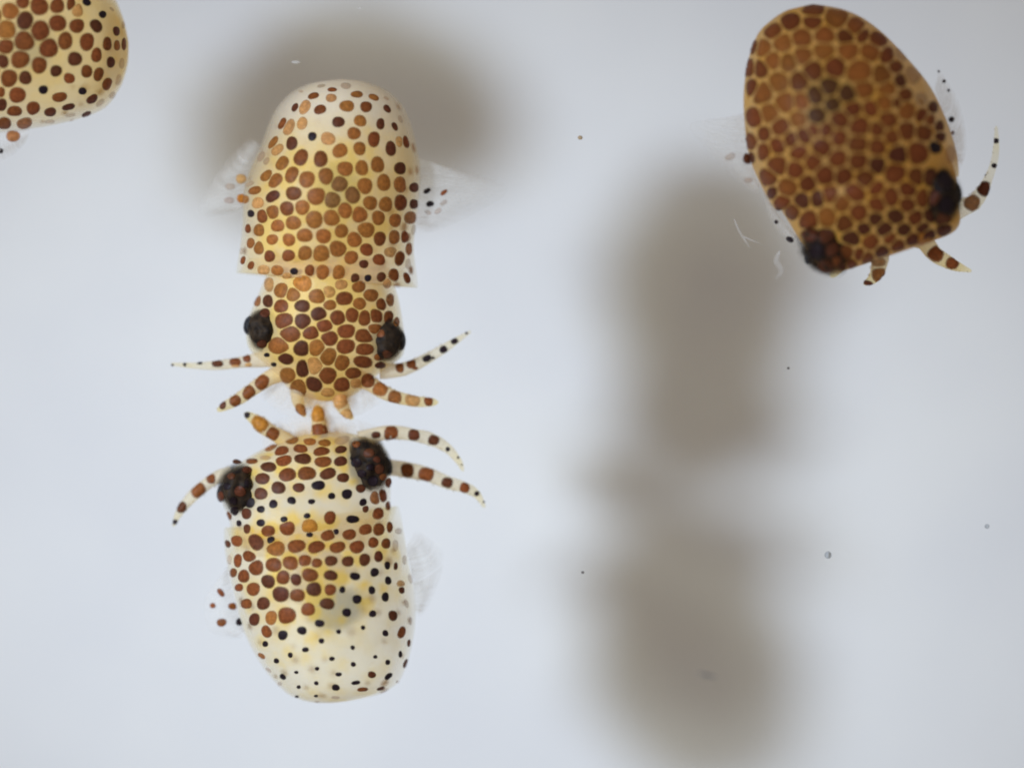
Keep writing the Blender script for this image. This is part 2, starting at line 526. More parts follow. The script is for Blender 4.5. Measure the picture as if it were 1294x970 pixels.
NSP = 16
def place_spots(spots, targets, z0, gap=0.15, power=2.4, grow=1.18, tint=(1, 1, 1), alpha=1.0, seam=False):
    for i, (x, y, rx, ry, tone, ang) in enumerate(spots):
        rx *= grow; ry *= grow
        best = None
        for t in targets:
            r = t.cast(x, y, z0)
            if r and (best is None or r[2] < best[1][2]):
                best = (t, r)
        if best is None:                          # just off the outline: slide on to the nearest body
            near = None
            for t in targets:
                q = t.tree.find_nearest(P(x, y, 0, z0))
                if q[0] is not None and (near is None or q[3] < near[1]):
                    near = (t, q[3], q[0])
            if near is None or near[1] > 9 / PX:
                continue
            k = D / (D - near[2].z)
            x2, y2 = near[2].x * k * PX + CX, CY - near[2].y * k * PX
            dx, dy = x2 - x, y2 - y
            dl = math.hypot(dx, dy) or 1
            for e in (1, 2.5, 4):
                r = near[0].cast(x2 + dx / dl * e, y2 + dy / dl * e, z0)
                if r:
                    x, y = x2 + dx / dl * e, y2 + dy / dl * e
                    best = (near[0], r); break
            if best is None:
                continue
        t, (h0, n0, _) = best
        nb = []
        for j, s in enumerate(spots):
            if j == i:
                continue
            dx, dy = s[0] - x, s[1] - y
            d = math.hypot(dx, dy)
            if d < 45 and d > 1.5:
                sj = (s[2] + s[3]) * grow; si = rx + ry
                nb.append((math.atan2(dy, dx), d * si / (si + sj)))
        ca, sa = math.cos(math.radians(ang)), math.sin(math.radians(ang))
        ph = random.uniform(0, 6.28); ph2 = random.uniform(0, 6.28); am = random.uniform(0.02, 0.07)
        rim = []
        for k in range(NSP):
            a = 2 * math.pi * k / NSP
            c, s = math.cos(a), math.sin(a)
            r = (abs(c / rx) ** power + abs(s / ry) ** power) ** (-1 / power)
            r *= 1 + am * math.sin(2 * a + ph) + 0.04 * math.sin(3 * a + ph2)
            ex, ey = r * c, r * s
            wx, wy = ex * ca - ey * sa, ex * sa + ey * ca
            th = math.atan2(wy, wx); rl = math.hypot(wx, wy)
            for pa, pd in nb:
                cs = math.cos(th - pa)
                if cs > 0.3:
                    lim = max(pd - gap, pd * 0.62) / cs
                    if rl > lim:
                        rl = lim
            rim.append((math.cos(th) * rl, math.sin(th) * rl))
        rim2 = []
        for k in range(NSP):
            a, b, c = rim[k - 1], rim[k], rim[(k + 1) % NSP]
            rim2.append((0.2 * a[0] + 0.6 * b[0] + 0.2 * c[0], 0.2 * a[1] + 0.6 * b[1] + 0.2 * c[1]))
        rm = math.sqrt(rx * ry)
        verts = [h0 + n0 * (0.55 + min(rm * 0.10, 0.9)) / PX]; rad = [0.0]
        ring_v = []
        for f, lift, rv in ((0.66, 0.50 + min(rm * 0.06, 0.55), 0.66), (1.0, 0.28, 1.0)):
            for (dx, dy) in rim2:
                hit = None
                for sh in (1.0, 0.88, 0.74, 0.58, 0.4, 0.2, 0.0):
                    q = t.cast(x + dx * f * sh, y + dy * f * sh, z0)
                    if seam:
                        for t2 in targets[:2]:
                            q2 = t2.cast(x + dx * f * sh, y + dy * f * sh, z0)
                            if q2 and (q is None or q2[2] < q[2]):
                                q = q2
                    if q and (q[0] - h0).length < 34 / PX:
                        hit = q; break
                if hit is None:
                    hit = (h0, n0, 0)
                verts.append(hit[0] + hit[1] * lift / PX); rad.append(rv)
        faces = []
        for k in range(NSP):
            k2 = (k + 1) % NSP
            faces.append((0, 1 + k2, 1 + k))
            faces.append((1 + k, 1 + k2, 1 + NSP + k2, 1 + NSP + k))
        o = mesh_obj("pigment_spot", verts, faces, M_SPOT, t.o, {"radial": rad})
        c = lin(TONE[tone])
        v = random.uniform(0.86, 1.16); w = random.uniform(0.92, 1.08)
        al = alpha * {'f': 0.42, 'l': 0.85, 'm': 0.95}.get(tone, 1.0)
        o.color = (c[0] * v * tint[0], c[1] * v * w * tint[1], c[2] * v * tint[2], al)

def underside(body, rows, z0, n, parent):
    """spots of the belly side, seen only faintly through the body; joined, too many to pick apart"""
    t = Target(body)
    verts, faces, rad = [], [], []
    lo = [min(r[0] for r in rows), min(min(r[1], r[3]) for r in rows)]
    hi = [max(r[2] for r in rows), max(max(r[1], r[3]) for r in rows)]
    tries = 0; made = []
    while len(made) < n and tries < n * 40:
        tries += 1
        x, y = random.uniform(lo[0], hi[0]), random.uniform(lo[1], hi[1])
        p = P(x, y, 0, z0); p.z = FLOOR_Z + 0.2
        h, nn, i, d = t.tree.ray_cast(p, Vector((0, 0, 1)))
        if h is None or any((h - q).length < 0.13 for q in made):
            continue
        if nn.z > 0:
            nn = -nn
        if nn.z > -0.2:
            continue
        made.append(h)
        r = random.uniform(3, 7) / PX
        ax = nn.orthogonal().normalized(); ay = nn.cross(ax)
        b = len(verts)
        verts.append(h + nn * 0.8 / PX); rad.append(0)
        for k in range(10):
            a = 2 * math.pi * k / 10
            q = h + ax * r * math.cos(a) + ay * r * math.sin(a)
            g = t.tree.find_nearest(q)
            verts.append(g[0] + nn * 0.4 / PX); rad.append(1)
        for k in range(10):
            faces.append((b, b + 1 + k, b + 1 + (k + 1) % 10))
    if verts:
        o = mesh_obj("underside_spots", verts, faces, M_SPOT, parent, {"radial": rad})
        c = lin(TONE['b']); o.color = (c[0], c[1], c[2], 1.0)
        o["kind"] = "stuff"

GROUP = "bobtail squid hatchlings swimming in the tank"

def hh(rows, up=0.82, dn=0.78, zc=0.0):
    """add heights to outline rows from their width"""
    out = []
    for r in rows:
        w = math.hypot(r[2] - r[0], r[3] - r[1]) / 2
        u = r[4] if len(r) > 4 else up
        z = r[5] if len(r) > 5 else zc
        out.append((r[0], r[1], r[2], r[3], z, w * u, w * (u * dn / up)))
    return out

def smooth(a, b, x):
    t = min(max((x - a) / (b - a), 0), 1)      # a > b gives a falling edge
    return t * t * (3 - 2 * t)

def make_eye(squid, px, py, zc, rx, ry, rz, ang, lens, z0):
    e = ellipsoid("eye", px, py, zc, rx, ry, rz, ang, M_EYE, squid, z0, 32, 28, wob=0.16, core=0.62)
    lx, ly, lz, lr, lr2, la = lens
    ellipsoid("pupil", lx, ly, lz, lr, lr2, lr2 * 0.9, la, M_PUPIL, e, z0, 18, 12, 0.05)
    return e

def make_arm(squid, pts, z0, sign=1, yellow=0.35, fade=0.9):
    a, W, R = tube("arm", pts, M_ARM, squid, z0, yellow=yellow, fade=fade)
    suckers(a, W, R, sign)
    return a

# ================================================================== squid with pale dome (upper of the facing pair)
Z = 0.0
sq = thing("squid", "cream squid with pale domed mantle, swimming head down, uppermost of the facing pair", "squid", P(415, 300, -0.8, Z), GROUP)
rows = hh([(428, 100, 432, 100), (404, 102.5, 456, 102), (388, 106, 470, 105.5), (368, 117, 490, 114.5), (350, 136, 508, 132), (339, 158, 519, 155), (330, 182, 526, 184),
           (317, 210, 531, 214), (308, 240, 530, 245), (306, 280, 526, 276, 0.80), (303, 315, 523, 312, 0.71), (299, 344, 528, 362, 0.57), (306, 338, 521, 355, 0.56), (314, 326, 513, 342, 0.56)])
def y1(x, y): return 0.22 + 0.95 * smooth(120, 230, y) - 0.75 * smooth(318, 348, y)
mantle1 = loft("mantle", rows, M_SKIN[1], sq, Z, y1, lambda x, y: 1 - 0.55 * smooth(316, 348, y - (x - 413) * 0.08) + 0.25 * smooth(170, 120, y), cap_last=False)
head_rows = hh([(345, 322, 492, 328, 0.86), (336, 348, 498, 356, 0.87), (326, 372, 504, 378, 0.80), (315, 398, 508, 402, 0.74), (311, 420, 511, 428, 0.70), (315, 442, 508, 450, 0.66),
                (334, 460, 488, 466, 0.62), (350, 476, 470, 480, 0.60), (366, 491, 456, 493, 0.58), (385, 500, 440, 502, 0.55), (402, 505, 424, 506, 0.5)], zc=-4)
head1 = loft("head", head_rows, M_SKIN[1], sq, Z, 1.25)
eyeL1 = make_eye(sq, 334, 417, 13, 24, 31, 42, -10, (315, 411, 8, 7, 12, 8), Z)
eyeR1 = make_eye(sq, 489, 431, 13, 24, 31, 42, 8, (506, 430, 8, 7, 13, -5), Z)
arms1 = [
    make_arm(sq, [(345, 452, -8, 11), (322, 455, -8, 9), (300, 458, -9, 7), (275, 461, -10, 6), (250, 462, -10, 4.5), (217, 460, -10, 2)], Z, 1),
    make_arm(sq, [(360, 470, 0, 12), (340, 478, 2, 10), (322, 490, 2, 9), (303, 503, 0, 8), (286, 512, 0, 6), (276, 518, 0, 3)], Z, 1, 0.7),
    make_arm(sq, [(480, 468, -8, 11), (502, 468, -8, 9), (522, 462, -9, 8), (543, 451, -10, 7), (566, 437, -10, 5.5), (594, 419, -10, 2)], Z, -1),
    make_arm(sq, [(448, 476, 0, 12), (466, 484, 3, 10), (486, 496, 3, 9), (506, 503, 2, 8), (526, 507, 0, 7), (545, 508, 0, 5.5), (552, 508, 0, 3)], Z, -1, 0.7),
    make_arm(sq, [(398, 480, -18, 12), (400, 500, -40, 12), (401, 510, -90, 11), (401, 514, -150, 9), (401, 516, -180, 4)], Z, 1, 0.7, 9),  # hanging arm, hidden from above, added to fill the gap in the shadow
    make_arm(sq, [(424, 480, -18, 12), (428, 496, -40, 12), (431, 504, -90, 11), (433, 508, -150, 9), (433, 510, -180, 4)], Z, 1, 0.7, 9),  # added hanging arm, widens the same shadow
    make_arm(sq, [(376, 478, -18, 12), (378, 496, -40, 12), (379, 504, -90, 11), (380, 508, -150, 9), (381, 510, -180, 4)], Z, 1, 0.7, 9),  # added hanging arm, likewise shaped for the shadow
    make_arm(sq, [(385, 480, 2, 11), (378, 492, 4, 10), (376, 504, 2, 8), (380, 516, 0, 6), (385, 525, 0, 3)], Z, -1, 0.7),
    make_arm(sq, [(428, 486, 2, 12), (429, 500, 4, 10), (431, 510, 2, 9), (438, 521, 0, 7), (445, 528, 0, 3)], Z, 1, 0.7),
]
fin(sq, [(340, 468), (370, 484), (430, 486), (470, 476)], [(324, 496), (366, 527), (440, 528), (486, 506)], -6, -14, 0.0, name="arm_web", camber=0, mat=M_WEB)  # faint web, stretched and thickened to add shadow between the heads
fins1 = [
    fin(sq, [(334, 185), (318, 212), (309, 240), (308, 262)], [(318, 172), (284, 205), (250, 268), (300, 268)], 0, -14, Z),
    fin(sq, [(527, 198), (530, 220), (529, 245), (525, 292)], [(552, 205), (640, 236), (602, 268), (540, 296)], 0, -14, Z),
]
ellipsoid("ink_sac", 428, 238, 62, 32, 38, 24, 10, M_INK, sq, Z, core=0.4)
ellipsoid("viscera", 415, 255, 0, 44, 52, 36, 0, M_GUT, sq, Z)
T1 = [Target(o) for o in [mantle1, head1, eyeL1, eyeR1] + arms1]
A = read_spots("""597 75 60 20 f -10;672 100 70 26 b 0;765 75 65 40 f;545 142 75 38 b -20;665 157 70 50 l;840 132 85 40 m;955 152 75 36 m 20;1045 230 62 36 d 50
1040 160 40 20 f 30;460 112 30 16 f;420 220 64 34 d -60;485 220 100 62 l -55;590 235 78 56 b -15;772 212 92 70 m;902 217 75 65 b;1135 300 55 25 f 70;1097 350 62 32 d 60
714 320 78 66 d;862 312 78 70 m;1000 333 50 72 d;333 330 80 38 b -60;380 355 110 62 l -60;468 330 85 60 l -65;537 418 54 54 k;644 433 86 82 l;820 397 85 75 m;955 437 72 100 b
1172 455 90 38 b 75;1130 455 70 48 l 80;270 462 104 40 m -60;398 465 66 90 d;300 505 90 60 l -50;858 500 74 85 m;725 515 95 85 m -20;1070 500 64 98 d;190 555 80 38 f -60;225 585 55 35 f -60
333 600 95 70 m -60;460 562 112 80 b -60;594 572 85 102 b;760 638 95 92 m;873 632 76 100 m;980 610 82 100 m;1133 635 74 76 d;225 685 95 52 m -40;285 718 105 72 m -40
397 678 105 76 m -65;500 710 95 105 m;630 688 90 106 m;722 742 105 95 g;893 755 90 106 m;1022 732 82 106 m;1132 745 76 100 m;1228 765 56 65 d;110 742 70 28 f -25;145 785 85 50 m -10
268 825 94 64 d -30;410 805 96 86 b;565 825 116 106 m;672 850 100 100 g;810 815 96 106 g;930 870 82 92 m;1035 880 82 96 m;1137 868 76 105 b;1228 878 60 60 d;57 845 72 50 m;167 870 76 66 l""", 295, 95, 5.388)
B = read_spots("""120 242 42 48 k;197 260 66 86 b;265 232 80 86 m;365 208 84 92 b;470 200 88 95 m;760 222 92 100 m;858 250 96 102 m;985 270 82 88 m;1100 288 76 82 m;1203 270 80 76 m
550 282 106 110 m;668 272 102 102 m;302 325 82 76 m;408 305 96 86 m;100 345 35 62 b;175 355 66 76 m;485 390 96 86 m;613 395 96 88 m;735 360 88 82 m;902 352 106 96 m;1095 402 72 86 m
1165 402 44 90 b;1225 350 30 90 f 10;822 418 96 92 m;995 412 70 96 b;265 418 74 62 m;378 420 80 76 m;120 445 52 66 m;172 475 62 86 m;710 482 106 102 m;905 487 82 76 b;1070 505 80 66 l
1130 545 60 102 b 10;1193 480 40 100 m;488 510 86 92 m;598 512 106 102 m;375 527 76 76 b;247 532 64 76 b;800 540 86 82 m;55 498 20 45 f;66 560 30 56 b 20;120 595 38 56 b 20
1187 585 35 76 f;887 585 56 54 d;990 555 74 72 b;205 627 80 62 l;300 628 80 62 m;412 634 54 42 k;518 628 56 76 b;607 640 80 90 m;716 645 76 96 m;828 685 52 70 d;915 680 44 44 k
1008 675 56 66 d;1090 660 66 82 b;1180 680 40 76 b -20;1045 715 50 70 l
365 665 60 40 l;470 718 120 96 o;733 725 80 60 l;850 735 86 82 m;650 775 80 70 l;935 798 94 80 m;243 725 60 90 l;325 765 86 96 m;405 792 96 82 m;575 805 112 92 m;755 820 106 86 b
655 865 86 62 m;858 855 82 78 m;1005 860 64 82 b;1065 830 52 82 m;160 835 52 72 m;235 838 62 82 d;325 872 90 80 b;468 870 98 76 d""", 295, 225, 5.388)
C = read_spots("""582 200 92 78 d;710 225 88 84 b;810 205 76 88 b;895 225 84 92 b;968 215 78 88 b;1055 220 52 78 b;1110 250 32 58 m;345 245 100 88 b;472 248 94 86 d;618 280 120 68 b;765 315 112 76 b
385 335 134 86 b;530 325 108 72 b;652 362 116 82 b;888 347 112 78 b;960 300 104 56 m;310 415 128 88 m 15;467 430 98 84 d 20;568 425 106 104 m;762 418 116 84 b -15;890 438 110 66 b
645 487 124 88 m -30;878 522 116 66 b;737 525 94 88 m -20;355 500 98 58 d 15;228 475 32 24 k;275 540 32 24 k;1000 545 62 36 d;990 490 62 36 m;548 550 106 96 l;475 568 78 98 d -10
637 615 108 94 b;815 598 106 64 b -10;370 615 88 88 m;550 675 118 78 d 15;740 675 104 80 b -15;440 705 92 108 m;915 650 78 78 b;640 730 90 46 l;830 665 60 60 l
215 190 56 50 d;195 400 60 44 d;1000 330 50 44 b;1045 470 60 40 d""", 295, 360, 5.388, 1.13)
R2 = read_spots("""345 440 28 27 b;300 455 42 30 b;230 460 42 24 d;160 455 24 16 k;100 455 12 12 k;55 466 9 9 k;300 480 36 14 l;350 478 26 15 l
403 532 50 54 b 20;353 573 44 50 b 30;300 605 40 44 b 20;250 618 24 38 d;940 475 30 36 b;985 462 36 30 b;1047 440 34 24 k -25;1110 405 30 24 k -30;1153 373 26 20 k -30;1200 342 10 9 k
1005 490 20 12 b;1075 448 16 10 k;860 467 36 16 d;815 527 42 46 b;865 558 52 50 m 20;920 592 50 46 m 10;990 603 56 40 l 5;1052 606 30 34 b;545 558 52 62 m;555 640 50 38 m 45;708 605 52 62 l 10;735 655 46 36 l 10""", 200, 310, 3.081)
place_spots(A + B + C, T1, Z, seam=True)
place_spots(R2, [Target(o) for o in arms1] + [T1[1]], Z, gap=0.8, power=3.2)
FS = read_spots("""1130 652 40 22 k -25;1145 718 40 26 k -10;1215 660 44 18 b -40;1215 712 40 20 f -30;1185 755 40 24 f -40;1135 762 36 20 f 20;125 630 50 30 f;180 590 50 44 l;120 700 50 30 f;185 690 46 44 o""", 260, 80, 4.04)
place_spots(FS, [Target(o) for o in fins1] + [T1[0]], Z, gap=0.5)
underside(mantle1, rows, Z, 70, mantle1)

# ================================================================== yellow squid facing it from below
Z = -0.05
sq = thing("squid", "yellow squid with tiny black dots on its pale mantle tip, head up, lowest of all", "squid", P(400, 720, -0.8, Z), GROUP)
rows = hh([(300, 694, 492, 668, 0.58), (291, 678, 498, 650, 0.58), (284, 667, 503, 640, 0.58), (284, 690, 510, 672, 0.70), (288, 715, 516, 705), (294, 745, 522, 740), (303, 778, 525, 776), (314, 810, 522, 811),
           (330, 838, 514, 841), (346, 860, 503, 862), (362, 876, 484, 875), (380, 884, 460, 882), (396, 887, 440, 886), (414, 888, 420, 888)])
def y2(x, y): return 0.5 + 0.75 * smooth(650, 690, y) - 0.75 * smooth(755, 830, y + (x - 400) * 0.35)
mantle2 = loft("mantle", rows, M_SKIN[2], sq, Z, y2, lambda x, y: 0.35 + 0.65 * smooth(652, 700, y + (x - 395) * 0.12) - 0.2 * smooth(790, 880, y), cap_first=False)
head_rows = hh([(396, 548, 420, 546, 0.5), (374, 551, 440, 547, 0.56), (348, 560, 458, 551, 0.58), (318, 575, 476, 556, 0.60), (290, 594, 489, 570, 0.60), (279, 614, 494, 590, 0.62), (281, 636, 494, 612, 0.68),
                (289, 655, 493, 634, 0.79), (294, 676, 491, 655, 0.82), (312, 705, 478, 688, 0.7)], zc=-4)
def y2h(x, y): return 1.2 - 0.6 * smooth(612, 632, y + (x - 390) * 0.15) + 0.6 * smooth(640, 660, y + (x - 390) * 0.15)
head2 = loft("head", head_rows, M_SKIN[2], sq, Z, y2h)
eyeL2 = make_eye(sq, 303, 617, 15, 29, 36, 45, -12, (280, 623, 6, 6, 11, 5), Z)
eyeR2 = make_eye(sq, 466, 585, 15, 30, 41, 45, -14, (490, 589, 6, 6, 12, -10), Z)
arms2 = [
    make_arm(sq, [(370, 562, 0, 11), (354, 552, 2, 10), (342, 545, 2, 9), (330, 536, 2, 10), (321, 529, 0, 7), (311, 523, 0, 4)], Z, 1, 0.7),
    make_arm(sq, [(404, 566, -18, 12), (404, 546, -40, 11), (404, 535, -90, 10), (404, 531, -150, 9), (404, 529, -180, 4)], Z, 1, 0.7, 9),  # unseen hanging arm, added to bridge the pair's shadow
    make_arm(sq, [(376, 572, -18, 12), (378, 562, -40, 12), (380, 554, -90, 11), (382, 550, -150, 9), (383, 548, -180, 4)], Z, 1, 0.7, 9),  # added hanging arm, blocks light for that bridge of shadow
    make_arm(sq, [(432, 568, -18, 12), (430, 558, -40, 12), (428, 552, -90, 11), (427, 548, -150, 9), (427, 546, -180, 4)], Z, 1, 0.7, 9),  # added hanging arm, put under the head to block light too
    make_arm(sq, [(404, 560, 4, 13), (404, 546, 6, 11), (403, 532, 4, 9), (402, 522, 2, 9), (401, 514, 0, 5)], Z, 1, 0.8),
    make_arm(sq, [(292, 598, -10, 10), (272, 604, -8, 8), (255, 616, -8, 8), (238, 632, -8, 7), (226, 648, -8, 5), (219, 664, -8, 2)], Z, -1),
    make_arm(sq, [(456, 556, 0, 12), (474, 549, 2, 9), (494, 546, 2, 9), (522, 549, 2, 8), (548, 556, 0, 8), (566, 567, 0, 6), (580, 583, 0, 4), (585, 594, 0, 2)], Z, 1),
    make_arm(sq, [(480, 588, -8, 11), (500, 591, -6, 10), (516, 594, -6, 10), (540, 599, -6, 9), (565, 609, -6, 8), (588, 616, -6, 7), (603, 625, -6, 5), (612, 640, -6, 2)], Z, 1),
]
fin(sq, [(330, 574), (380, 558), (430, 556), (470, 556)], [(326, 540), (372, 525), (430, 525), (494, 544)], -6, -14, Z, name="arm_web", camber=0, mat=M_WEB)  # web film drawn further forward than seen, to deepen the pair's shadow
fins2 = [
    fin(sq, [(288, 712), (292, 740), (302, 776), (310, 800)], [(278, 728), (258, 756), (266, 798), (306, 808)], 0, -10, Z),
    fin(sq, [(512, 690), (518, 712), (523, 745), (524, 775)], [(524, 668), (560, 700), (548, 752), (532, 780)], 0, -10, Z),
]
ellipsoid("ink_sac", 428, 768, 62, 44, 32, 22, -25, M_INK, sq, Z, core=0.4)
ellipsoid("viscera", 395, 725, 0, 46, 42, 36, 0, M_GUT, sq, Z)
T2 = [Target(o) for o in [mantle2, head2, eyeL2, eyeR2] + arms2]
DD = read_spots("""172 265 56 28 d;265 262 72 32 b;235 315 62 38 d;350 240 86 25 f;385 165 104 48 m -30;515 130 98 42 m;625 140 88 40 m;720 148 82 40 m;830 132 104 46 f -15;448 197 98 52 b -15;572 182 110 46 b
705 198 112 50 b -15;825 187 72 44 d -20;370 297 104 54 d 5;465 258 100 60 b -15;585 245 104 62 d;712 265 104 60 b;822 262 76 56 d -15;333 370 84 66 d;488 347 104 74 b -10;610 338 104 78 b;742 340 102 62 d -15
838 365 70 54 d;322 465 78 66 d;432 428 82 70 d;560 427 76 50 d;683 413 84 52 k -10;948 432 58 48 d;862 468 60 58 k;766 480 42 38 k;640 515 42 30 k;515 508 50 44 k;400 530 46 52 k;322 563 44 42 k;322 648 47 44 k
612 604 42 30 k;468 627 42 36 k;963 520 42 46 k;978 560 36 42 d;897 625 78 44 k;1040 490 60 80 m;1085 480 50 80 b;755 615 64 78 b;368 700 78 68 b;487 680 90 82 b;627 672 92 88 o;750 725 112 58 b -20;792 705 36 34 k
628 722 42 30 k;877 722 80 60 b -20;980 690 78 60 b -20;1062 690 66 72 b;1058 590 64 68 b;1120 540 30 62 b;1130 675 34 72 b;1185 700 45 35 f;185 650 30 36 k;235 685 40 56 d;115 780 30 50 d -30;170 762 66 64 b
292 770 76 104 d -25;385 755 46 46 k;415 808 108 86 m;545 795 108 72 b -15;670 800 104 66 b -10;803 802 90 64 b -15;925 800 88 70 b -20;1027 772 56 64 b;1107 778 50 64 b;1165 790 35 70 f
248 860 80 62 b 15;178 885 46 82 b;125 880 25 70 f;292 930 86 86 b;402 912 92 82 b;508 900 88 80 b;598 885 78 66 b;672 900 60 56 b;762 887 72 60 d;868 890 68 62 d;972 880 62 72 d;1060 860 48 68 d
1115 915 34 46 k;1168 920 24 46 d;1222 880 25 60 f
190 450 66 60 d;240 395 38 62 k;252 520 60 60 k;150 510 44 44 k;232 590 60 60 d;155 575 50 50 k;70 480 34 60 d;135 355 44 40 d;120 605 36 60 b;110 420 40 40 k
920 155 48 36 b;1000 210 62 52 d;920 270 62 52 k;1050 250 44 38 d;955 340 54 44 k;1065 310 58 56 d;1025 385 62 56 k;1090 360 44 42 b;1122 395 40 60 b;1010 300 46 40 k""", 265, 530, 4.973)
E = read_spots("""150 115 40 56 b;215 137 64 78 b;368 170 80 76 d;462 145 80 76 b;542 158 64 68 d;630 130 96 74 b;760 132 84 56 d;912 138 62 44 k;1035 113 50 50 k;1120 165 38 48 k;1200 185 46 40 l;1205 222 34 48 d;1262 155 30 66 f -15
185 208 50 44 b;275 218 76 76 b;447 250 92 92 d;550 257 90 72 b;655 218 88 82 d;757 222 66 64 b;833 222 34 40 k;1018 225 38 50 k;925 282 52 52 k;1102 268 40 58 k;232 310 64 58 b;338 308 72 76 d;282 408 60 74 d
387 398 64 86 m;484 383 102 96 b;618 345 82 72 b;738 310 90 62 d 10;690 433 56 42 k;860 365 52 48 k;1023 373 42 40 k;1150 385 54 58 d;1235 310 25 56 f -20;1260 420 20 60 f;358 485 56 74 b -30;460 507 56 56 k;580 478 58 46 k
810 485 30 26 k;963 460 26 26 k;1103 495 34 38 k;1205 490 42 78 b 15;350 562 34 34 k;702 543 34 30 k;602 598 38 30 k;507 632 30 30 k;420 668 32 30 k;327 637 50 26 m 35;898 585 26 26 k;768 655 32 26 k;1040 643 24 22 k
1197 627 22 42 k;1250 557 20 50 d 10;1228 685 22 60 d 20;1118 677 28 32 k;902 690 30 28 k;810 753 38 24 k;675 717 28 22 k;545 740 26 18 k;370 725 46 18 f 40;460 768 40 30 k 40;440 812 26 25 f;670 808 26 24 k;560 832 24 22 k
548 892 26 14 k;668 888 24 16 k;675 925 34 12 f;792 835 48 36 k;918 805 54 24 k -10;1018 755 48 38 d;1122 765 54 30 k -35;1075 842 52 20 d -15;1180 800 26 16 f;960 847 72 24 b -5;790 898 60 18 f""", 265, 700, 4.973)
place_spots(DD + E, T2, Z, seam=True)
R3 = read_spots("""397 110 66 50 o 35;445 148 44 48 b 30;345 75 22 22 k;622 75 46 62 o;630 135 66 48 b 15;205 322 30 36 b;157 368 54 44 b -35;90 432 38 40 d;65 490 20 18 k;60 530 7 7 k
848 152 32 24 d;906 147 48 54 b;995 152 40 40 d;1072 172 38 36 d 20;1127 207 16 16 k;1167 240 9 9 k;1181 268 6 6 k;970 290 46 50 b;1043 305 54 50 b 10;1125 337 40 36 d 15;1193 357 36 34 b 15;1240 380 18 18 k;1267 412 8 8 k""", 200, 500, 3.081)
place_spots(R3, [Target(o) for o in arms2] + [T2[1]], Z, gap=0.6, power=3.4)
FS = read_spots("""70 240 60 30 b 55;20 322 32 32 b;75 428 56 46 b;145 326 60 38 b;190 423 50 44 k""", 265, 700, 4.973)
place_spots(FS, [Target(o) for o in fins2] + [T2[0]], Z, gap=0.5)
underside(mantle2, rows, Z, 60, mantle2)

# ================================================================== dark brown squid
Z = 0.75
sq = thing("squid", "dark brown squid densely covered with honeycomb spots, mantle tip up and head tilted down", "squid", P(1090, 190, -0.9, Z), GROUP)
rows = hh([(1026, 6, 1032, 6), (1008, 10, 1052, 8.5), (990, 15, 1070, 13), (972, 27, 1094, 25), (956, 45, 1122, 48), (945, 78, 1150, 78), (940, 118, 1178, 113), (941, 160, 1194, 148), (946, 196, 1205, 180),
           (960, 230, 1210, 203, 0.76), (978, 264, 1211, 222, 0.60), (986, 262, 1204, 220, 0.58), (994, 250, 1194, 208, 0.58)])
mantle3 = loft("mantle", rows, M_SKIN[3], sq, Z, 0.85, lambda x, y: 1 - 0.75 * smooth(222, 256, y + (x - 1095) * 0.2), flank=0.25, cap_last=False)
head_rows = hh([(990, 222, 1192, 185, 0.76), (984, 256, 1205, 212, 0.82), (998, 284, 1210, 234, 0.80), (1013, 308, 1211, 256, 0.72), (1031, 332, 1213, 278, 0.62), (1046, 343, 1208, 290, 0.50), (1060, 344, 1195, 298, 0.42),
                (1085, 336, 1170, 307, 0.36)], zc=-2)
head3 = loft("head", head_rows, M_SKIN[3], sq, Z, 0.9, flank=0.2)
eyeL3 = make_eye(sq, 1042, 313, 14, 34, 42, 50, -38, (1024, 323, 2, 7, 12, 25), Z)
eyeR3 = make_eye(sq, 1183, 247, 16, 34, 45, 50, -12, (1208, 244, 8, 7, 14, -8), Z)
ZA = 0.0
arms3 = [
    make_arm(sq, [(1112, 318, -14, 12), (1112, 330, -18, 11), (1110, 342, -22, 9), (1104, 352, -24, 7), (1094, 358, -26, 3)], Z, 1, 0.7),
    make_arm(sq, [(1150, 298, -14, 13), (1168, 304, -18, 11), (1182, 320, -22, 10), (1202, 332, -24, 8), (1216, 338, -26, 5), (1228, 342, -26, 2)], Z, 1, 0.7),
    make_arm(sq, [(1200, 272, -12, 12), (1218, 262, -14, 11), (1232, 255, -16, 10), (1243, 240, -16, 8), (1250, 225, -18, 5.5), (1257, 206, -18, 4.5), (1260, 185, -18, 3.8), (1260, 160, -18, 1.8)], Z, -1, 0.3, 0.22),
    make_arm(sq, [(1070, 325, -14, 10), (1060, 338, -18, 8), (1052, 348, -20, 4)], Z, 1, 0.7),
]
fins3 = [
    fin(sq, [(941, 140), (942, 170), (948, 205), (962, 240)], [(925, 148), (872, 158), (912, 208), (958, 248)], 0, -14, Z),
    fin(sq, [(1180, 110), (1194, 150), (1204, 180), (1208, 205)], [(1186, 84), (1212, 128), (1222, 180), (1216, 214)], 0, -12, Z),
    fin(sq, [(962, 235), (978, 262), (1000, 290), (1022, 312)], [(968, 262), (982, 290), (1002, 310), (1018, 318)], -18, -30, Z, name="mantle_edge"),
]
ellipsoid("ink_sac", 1047, 124, 63, 66, 56, 26, 10, M_INK, sq, Z, core=0.4)
ellipsoid("viscera", 1072, 160, 0, 60, 66, 44, 0, M_GUT, sq, Z)
T3 = [Target(o) for o in [mantle3, head3, eyeL3, eyeR3] + arms3]
